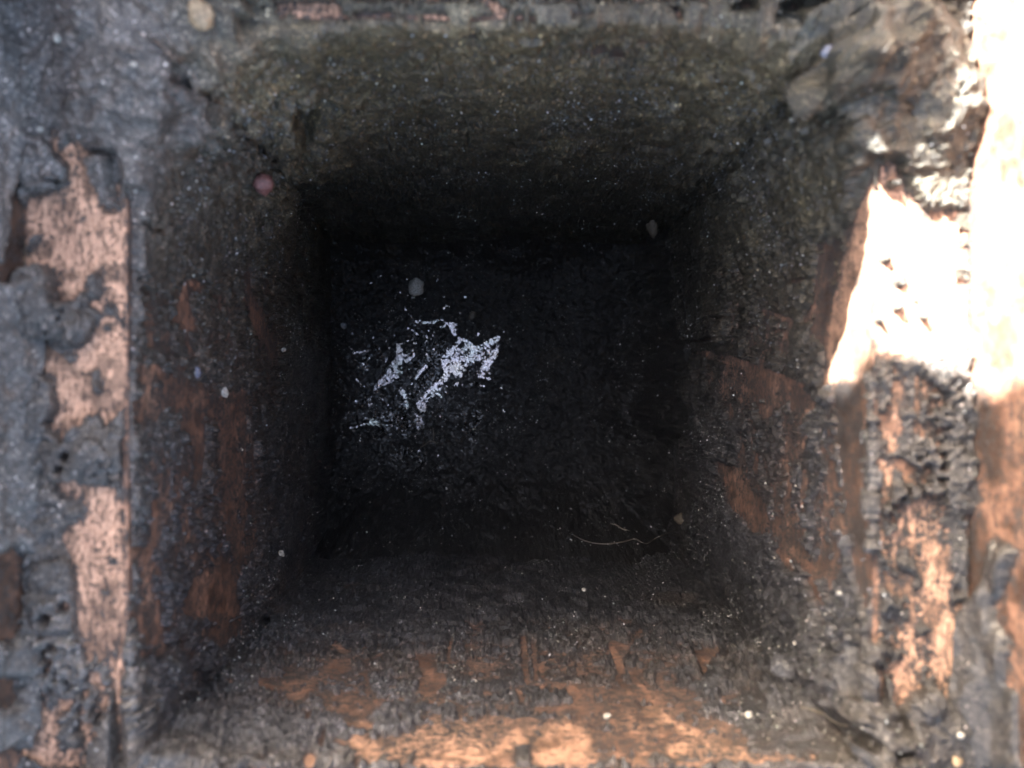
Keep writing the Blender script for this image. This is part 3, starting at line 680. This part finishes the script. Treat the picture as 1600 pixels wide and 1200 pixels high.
HB = (hlow + .6).reshape(nbx, nby); i0 = jx.astype(int); j0 = jy.astype(int); a_ = jx - i0; b2 = jy - j0
zs = (HB[i0, j0] * (1 - a_) + HB[i0 + 1, j0] * a_) * (1 - b2) + (HB[i0, j0 + 1] * (1 - a_) + HB[i0 + 1, j0 + 1] * a_) * b2
PF[:, 2] = ZB + zs + .04 * fbm(PF, .9, 2, 133)
FFc = grid_faces(nfx, nfy)[:, ::-1]
kk = (ff > .5)[FFc].all(1)
V, F, _ = compact(PF, FFc[kk], {})
o = mesh_np("water_film", V, F, FILM)
tag(o, "glinting patches of oily water on the black silt at the bottom of the outlet", "water", None, 'stuff')

# ------------------------------------------------------------------ grit: thousands of tiny mineral grains stuck in the sludge
def make_grit():
    m, nt, b = new_mat("grit_material")
    col = N(nt, "ShaderNodeAttribute", attribute_name="tone")
    tc = N(nt, "ShaderNodeTexCoord").outputs["Object"]
    n1 = noise_node(nt, tc, 4000, 2, .6); r = ramp(nt, n1.outputs[0], [(.3, .7), (.7, 1.3)])
    nt.links.new(mult(nt, col.outputs["Color"], r.outputs[0]), b.inputs["Base Color"])
    b.inputs["Roughness"].default_value = .32; b.inputs["Specular IOR Level"].default_value = .6
    return m
GRIT = make_grit()
octV = np.array([[1,0,0],[-1,0,0],[0,1,0],[0,-1,0],[0,0,1],[0,0,-1]], float)
octF = np.array([[0,2,4],[2,1,4],[1,3,4],[3,0,4],[2,0,5],[1,2,5],[3,1,5],[0,3,5]])
def grains(n, P, Nn, wgt, smin, smax):
    idx = rng.choice(len(P), n, p=wgt / wgt.sum())
    size = smin + (smax - smin) * rng.random(n) ** 4
    q = rng.normal(size=(n, 4)); q /= np.linalg.norm(q, axis=1)[:, None]
    w, x, y, z = q.T
    Rm = np.stack([1-2*(y*y+z*z), 2*(x*y-z*w), 2*(x*z+y*w), 2*(x*y+z*w), 1-2*(x*x+z*z), 2*(y*z-x*w), 2*(x*z-y*w), 2*(y*z+x*w), 1-2*(x*x+y*y)], -1).reshape(n, 3, 3)
    sc3 = size[:, None, None] * rng.uniform(.6, 1.2, (n, 1, 3))
    Vv = np.einsum('nij,nkj->nki', Rm, octV[None] * sc3) + (P[idx] + Nn[idx] * size[:, None] * .35)[:, None, :]
    Ff = (octF[None] + (np.arange(n) * 6)[:, None, None]).reshape(-1, 3)
    t = rng.random(n)
    g = np.where(t < .68, rng.uniform(.03, .09, n), np.where(t < .95, rng.uniform(.12, .32, n), rng.uniform(.4, .7, n)))
    tint = np.stack([g * rng.uniform(.9, 1.15, n), g, g * rng.uniform(.8, 1.05, n)], -1)
    return Vv.reshape(-1, 3), Ff, np.repeat(tint, 6, 0).astype(np.float32)
wgt = (~bare).astype(float) * np.where(inside, 1, 0) * (.35 + 1.6 * sstep(.1, .6, fbm(Pf, 12, 3, 141))) * (Pf[:, 2] > -150)
gd = CAMZ - Pf[:, 2]; wgt = wgt / gd ** .5 * np.where(Pf[:, 2] < -8, 1, .25)
V, F, C_ = grains(60000, DISP, NRM.reshape(-1, 3), wgt, .04, .24)
o = mesh_np("grit", V, F, GRIT, None, {'tone': C_}, smooth=False)
tag(o, "countless tiny pale and grey mineral grains stuck in the sludge on the outlet walls", "grit", None, 'stuff')
inb = (BX.ravel() > -57) & (BX.ravel() < 44) & (BY.ravel() > -46) & (BY.ravel() < 43)
V, F, C_ = grains(16000, PB2, np.tile([0, 0, 1.0], (len(PB2), 1)), inb * (.3 + 1.0 * sstep(.0, .6, fbm(PB, 9, 3, 151)) + 1.5 * wetmap), .06, .34)
o = mesh_np("grit", V, F, GRIT, None, {'tone': C_}, smooth=False)
tag(o, "tiny grains lying in the wet silt at the bottom of the outlet", "grit", None, 'stuff')

# ------------------------------------------------------------------ single stones, chips and rootlets
def stone(uu, vv, rpx, mat, name, label, cat, flat=.7, stretch=1.0, ang=0.0, lift=.35, seed=0, sub=3):
    p, n = surf(uu, vv)
    d = CAMZ - p[2]; r = rpx * d / FPX
    bm = bmesh.new(); bmesh.ops.create_icosphere(bm, subdivisions=sub, radius=1)
    co = np.array([v_.co[:] for v_ in bm.verts])
    k = 1 + .34 * fbm(co * 10 + seed * 31, 9, 4, 200 + seed, .65)
    for v_, kk_ in zip(bm.verts, k):
        v_.co = v_.co * float(kk_)
        v_.co.x *= stretch; v_.co.z *= flat
        v_.co *= r * MM
    for f in bm.faces: f.smooth = True
    me = bpy.data.meshes.new(name); bm.to_mesh(me); bm.free(); me.materials.append(mat)
    o = bpy.data.objects.new(name, me); COL.objects.link(o)
    nn = Vector(n) * .5 + Vector((0, 0, 1)) * .5
    q = nn.to_track_quat('Z', 'Y')
    o.rotation_mode = 'QUATERNION'; o.rotation_quaternion = q @ Euler((0, 0, ang)).to_quaternion()
    o.location = Vector(p) * MM + nn * (r * lift * MM)
    return tag(o, label, cat)
M_red = plain("red_stone_material", (.17, .075, .062), .5)
M_white = plain("white_stone_material", (.30, .28, .24), .6, 2500, .7)
M_grey = plain("grey_stone_material", (.16, .16, .165), .5)
M_tan = plain("tan_stone_material", (.24, .17, .10), .6)
M_blue = plain("blue_chip_material", (.12, .125, .16), .45)
M_olive = plain("leaf_scrap_material", (.07, .056, .038), .6)
stone(405, 288, 17, M_red, "pebble", "round reddish pebble perched on the ledge in the upper left of the outlet", "pebble", .85, .92, 0, .6, 1)
stone(320, 27, 21, M_tan, "pebble", "blurred tan stone in the sludge above the outlet's upper left corner", "pebble", .6, 1.0, .1, .2, 2)
stone(648, 447, 13, M_white, "pebble", "largest pale stone lying on the black silt at the outlet bottom", "pebble", .5, .9, .3, .1, 3)
stone(1293, 80, 10, M_blue, "stone_chip", "bluish chip at the edge of the sludge mound in the upper right", "stone chip", .7, 1.0, 0, .3, 4)
stone(307, 582, 7, M_blue, "stone_chip", "small shiny bluish chip stuck on the brown left outlet wall", "stone chip", .6, 1.3, .6, .3, 5)
stone(352, 611, 6, M_white, "stone_chip", "pale flat chip right of the bluish chip on the left outlet wall", "stone chip", .5, 1.4, .1, .3, 6)
stone(445, 545, 5, M_white, "stone_chip", "small cream grain alone on the dark left wall beside the wet silt", "stone chip", .8, .8, 0, .4, 7)
stone(441, 865, 5, M_white, "stone_chip", "small white grain low on the left outlet wall", "stone chip", .6, 1.3, 0, .4, 8)
stone(1313, 926, 4.5, M_white, "stone_chip", "cream grain beside the orange scrape on the right outlet wall", "stone chip", .8, .8, 0, .4, 9)
stone(1240, 1005, 3.2, M_white, "stone_chip", "tiny white grain on the smooth grey sludge of the lower right corner", "stone chip", .8, 1, 0, .4, 10)
stone(1167, 1118, 5.5, M_white, "stone_chip", "white grain on orange copper at the lower right of the outlet", "stone chip", .8, 1, 0, .4, 11)
stone(949, 1117, 4.5, M_white, "stone_chip", "white grain on orange copper at the lower middle of the outlet", "stone chip", .8, 1.2, 0, .4, 12)
stone(92, 62, 7, M_white, "stone_chip", "blurred white grain in the sludge near the upper left corner", "stone chip", .8, .8, 0, .4, 13)
stone(213, 102, 5, M_white, "stone_chip", "blurred round white grain above the left edge of the outlet", "stone chip", .8, 1, 0, .4, 14)
stone(62, 201, 5, M_white, "stone_chip", "yellowish white grain just above the bright copper of the left floor", "stone chip", .8, 1, 0, .4, 15)
stone(539, 509, 5, M_grey, "stone_chip", "small pinkish grey grain on the silt near the left wall", "stone chip", .7, 1.2, 0, .3, 16)
stone(912, 920, 3.5, M_white, "stone_chip", "tiny white ringed grain on the dark lower outlet wall", "stone chip", .7, 1, 0, .3, 17)
stone(1021, 352, 20, M_olive, "leaf_scrap", "dull tan leaf scrap stuck on the right of the dark upstream wall", "leaf scrap", .15, .45, .45, .25, 18)
stone(738, 492, 8, M_olive, "leaf_scrap", "small yellowish scrap of leaf above the water film", "leaf scrap", .2, .6, -.6, .5, 19)
stone(1062, 812, 12, M_olive, "leaf_scrap", "faint brown crumb at the end of the long rootlet", "leaf scrap", .25, .8, 0, -.05, 20)
stone(1500, 1150, 5, M_white, "stone_chip", "pale grain in the sludge of the lower right gutter floor", "stone chip", .8, 1, 0, .4, 21)
stone(1495, 1188, 9, M_tan, "stone_chip", "larger tan crumb at the bottom edge right of the outlet", "stone chip", .6, .8, .3, .3, 22)
stone(645, 1135, 0.1, M_white, "stone_chip", "x", "stone chip") if False else None
def tube_px(pts, rad_px, mat, name, label, cat, lift=.6):
    P3 = []
    dens = []
    for a, b in zip(pts[:-1], pts[1:]):
        L = max(2, int(math.hypot(b[0] - a[0], b[1] - a[1]) / 5))
        dens += [(a[0] + (b[0] - a[0]) * i / L, a[1] + (b[1] - a[1]) * i / L) for i in range(L)]
    dens.append(pts[-1])
    for i, p in enumerate(dens):
        s, n = surf(*p); r = rad_px * (CAMZ - s[2]) / FPX
        P3.append(s + n * r * lift + np.array([0, 0, 1]) * r * lift)
    P3 = np.array(P3)
    for _ in range(2): P3[1:-1] = (P3[:-2] + 2 * P3[1:-1] + P3[2:]) / 4
    k = 6; V = []; F = []
    for i, p in enumerate(P3):
        tdir = P3[min(i + 1, len(P3) - 1)] - P3[max(i - 1, 0)]; tdir /= np.linalg.norm(tdir) + 1e-9
        a = np.cross(tdir, [0, 0, 1.0]); a /= np.linalg.norm(a) + 1e-9; b = np.cross(tdir, a)
        r = rad_px * (CAMZ - p[2]) / FPX * (1 - .6 * abs(2 * i / (len(P3) - 1) - 1) ** 2)
        for j in range(k):
            t = 2 * math.pi * j / k; V.append(p + r * (a * math.cos(t) + b * math.sin(t)))
    for i in range(len(P3) - 1):
        for j in range(k): F.append([i * k + j, i * k + (j + 1) % k, (i + 1) * k + (j + 1) % k, (i + 1) * k + j])
    return tag(mesh_np(name, np.array(V), np.array(F), mat), label, cat)
M_root = plain("rootlet_material", (.11, .092, .07), .5)
M_rootd = plain("dark_rootlet_material", (.055, .045, .036), .5)
tube_px([(898,834),(912,842),(928,847),(950,848),(972,845),(994,838),(1002,846),(1012,849),(1022,840),(1034,834),(1053,829)], 1.5, M_rootd, "rootlet", "long thin rootlet snaking across the lower outlet wall", "rootlet")
tube_px([(955,816),(966,818),(973,826),(985,827)], 1.1, M_root, "rootlet", "short pale curled rootlet just above the long one", "rootlet")
tube_px([(660,700),(668,690),(676,689),(684,697)], 1.1, M_root, "rootlet", "pale forked rootlet end below the water film", "rootlet")
tube_px([(676,668),(679,678),(676,688)], 1.0, M_root, "rootlet", "short upright pale rootlet below the water film", "rootlet")
tube_px([(457,331),(470,326),(487,321)], 1.0, M_root, "rootlet", "straight pale fibre on the dark wall below the reddish pebble", "rootlet")
tube_px([(1248,1104),(1272,1109),(1292,1119),(1328,1139)], 2.0, M_root, "plant_stalk", "thin dry stalk bridging the lower right corner of the outlet", "stalk")

# ------------------------------------------------------------------ unseen bank of sludge added upstream: its crest is shaped to throw the upper shadow edge
nmx, nmy = 260, 120
mx = np.linspace(-72, 70, nmx); my = np.linspace(55, 112, nmy)
MX, MY = np.meshgrid(mx, my, indexing='ij')
crest = np.interp(MX, [-72, -30, 0, 10, 16.3, 25.3, 32, 38, 41, 44, 50, 58, 70], [46, 44, 42, 41, 40, 37.5, 31.5, 25, 21.5, 16, 9, 4, 2])
prof = np.exp(-((MY - 79) / 11.0) ** 2)
PM = np.stack([MX, MY, 0 * MX], -1).reshape(-1, 3)
rag = 1.8 * fbm(PM, 7, 4, 301) + .9 * fbm(PM, 2.2, 3, 302) + .5 * fbm(PM, 1, 2, 303)
PM[:, 2] = (crest * prof).ravel() + rag * (.25 + prof.ravel()) * sstep(55, 60, PM[:, 1]) - .3
um, vm = plan(PM)
o = mesh_np("sludge_shade_bank", PM, grid_faces(nmx, nmy)[:, ::-1], SLUDGE, None, {'tone': sludge_tone(PM, um, vm), 'wet': np.full(len(PM), .15, np.float32)})
tag(o, "unseen bank of black sludge added above the outlet to cast shadow", "sludge", None, 'stuff')

# ------------------------------------------------------------------ unseen sun blocker: slabs added above the gutter to shade the outlet mouth
M_blocker = plain("blocker_material", (.10, .10, .11), .7, 300, .4, .0006)
ZR = 145.0
def up_sun(x, y, z):
    t = z / -SUN.z
    return (x - SUN.x * t, y - SUN.y * t)
def slab(name, pts, z, th, parent):
    bm = bmesh.new()
    vs = [bm.verts.new((x * MM, y * MM, z * MM)) for x, y in pts]
    f = bm.faces.new(vs)
    r = bmesh.ops.extrude_face_region(bm, geom=[f])
    for g in r['geom']:
        if isinstance(g, bmesh.types.BMVert): g.co.z += th * MM
    bmesh.ops.recalc_face_normals(bm, faces=bm.faces)
    me = bpy.data.meshes.new(name); bm.to_mesh(me); bm.free(); me.materials.append(M_blocker)
    o = bpy.data.objects.new(name, me); COL.objects.link(o); o.parent = parent; return o
blocker = bpy.data.objects.new("sun_blocker", None); COL.objects.link(blocker)
tag(blocker, "made-up sun blocker above the gutter, outside the picture", "blocker")
# wanted shadow line on the gutter floor (mm), carried up-sun to outline the slab
sh = [(-75, 62), (-30, 60), (0, 46), (20, 34), (34, 22), (40, 11), (47.3, 6.0), (54, 3.5), (62, -3), (69, -9), (85, -20), (120, -42), (120, -75), (-75, -75)]
slab("blocker_slab", [up_sun(x, y, ZR) for x, y in sh], ZR, 5, blocker)
slab("blocker_slab", [up_sun(x, y, ZR + 6) for x, y in [(-100, 66), (-40, 58), (-40, -80), (-100, -80)]], ZR + 5.5, 5, blocker)

# ------------------------------------------------------------------ the phone taking the picture, held just above the lens position: it keeps the sky off the bottom
M_body = plain("phone_body_material", (.02, .02, .022), .4, 300, .1, .00001)
M_glass = plain("phone_screen_material", (.01, .01, .012), .1, 300, .1, .000005)
phone = bpy.data.objects.new("phone", None); COL.objects.link(phone)
tag(phone, "black phone held flat above the outlet with its lens looking down, outside the picture", "phone")
def rbox(name, x0, x1, y0, y1, z0, z1, r, mat):
    pts = []
    for cx, cy, a0 in ((x1 - r, y1 - r, 0), (x0 + r, y1 - r, 90), (x0 + r, y0 + r, 180), (x1 - r, y0 + r, 270)):
        pts += [(cx + r * math.cos(math.radians(a0 + k * 15)), cy + r * math.sin(math.radians(a0 + k * 15))) for k in range(7)]
    o = slab(name, pts, z0, z1 - z0, phone); o.data.materials.clear(); o.data.materials.append(mat); return o
rbox("body", -11, 127, -57, 11, 110.5, 117.5, 9, M_body)
rbox("screen", -8, 124, -54, 8, 117.5, 118.0, 6, M_glass)
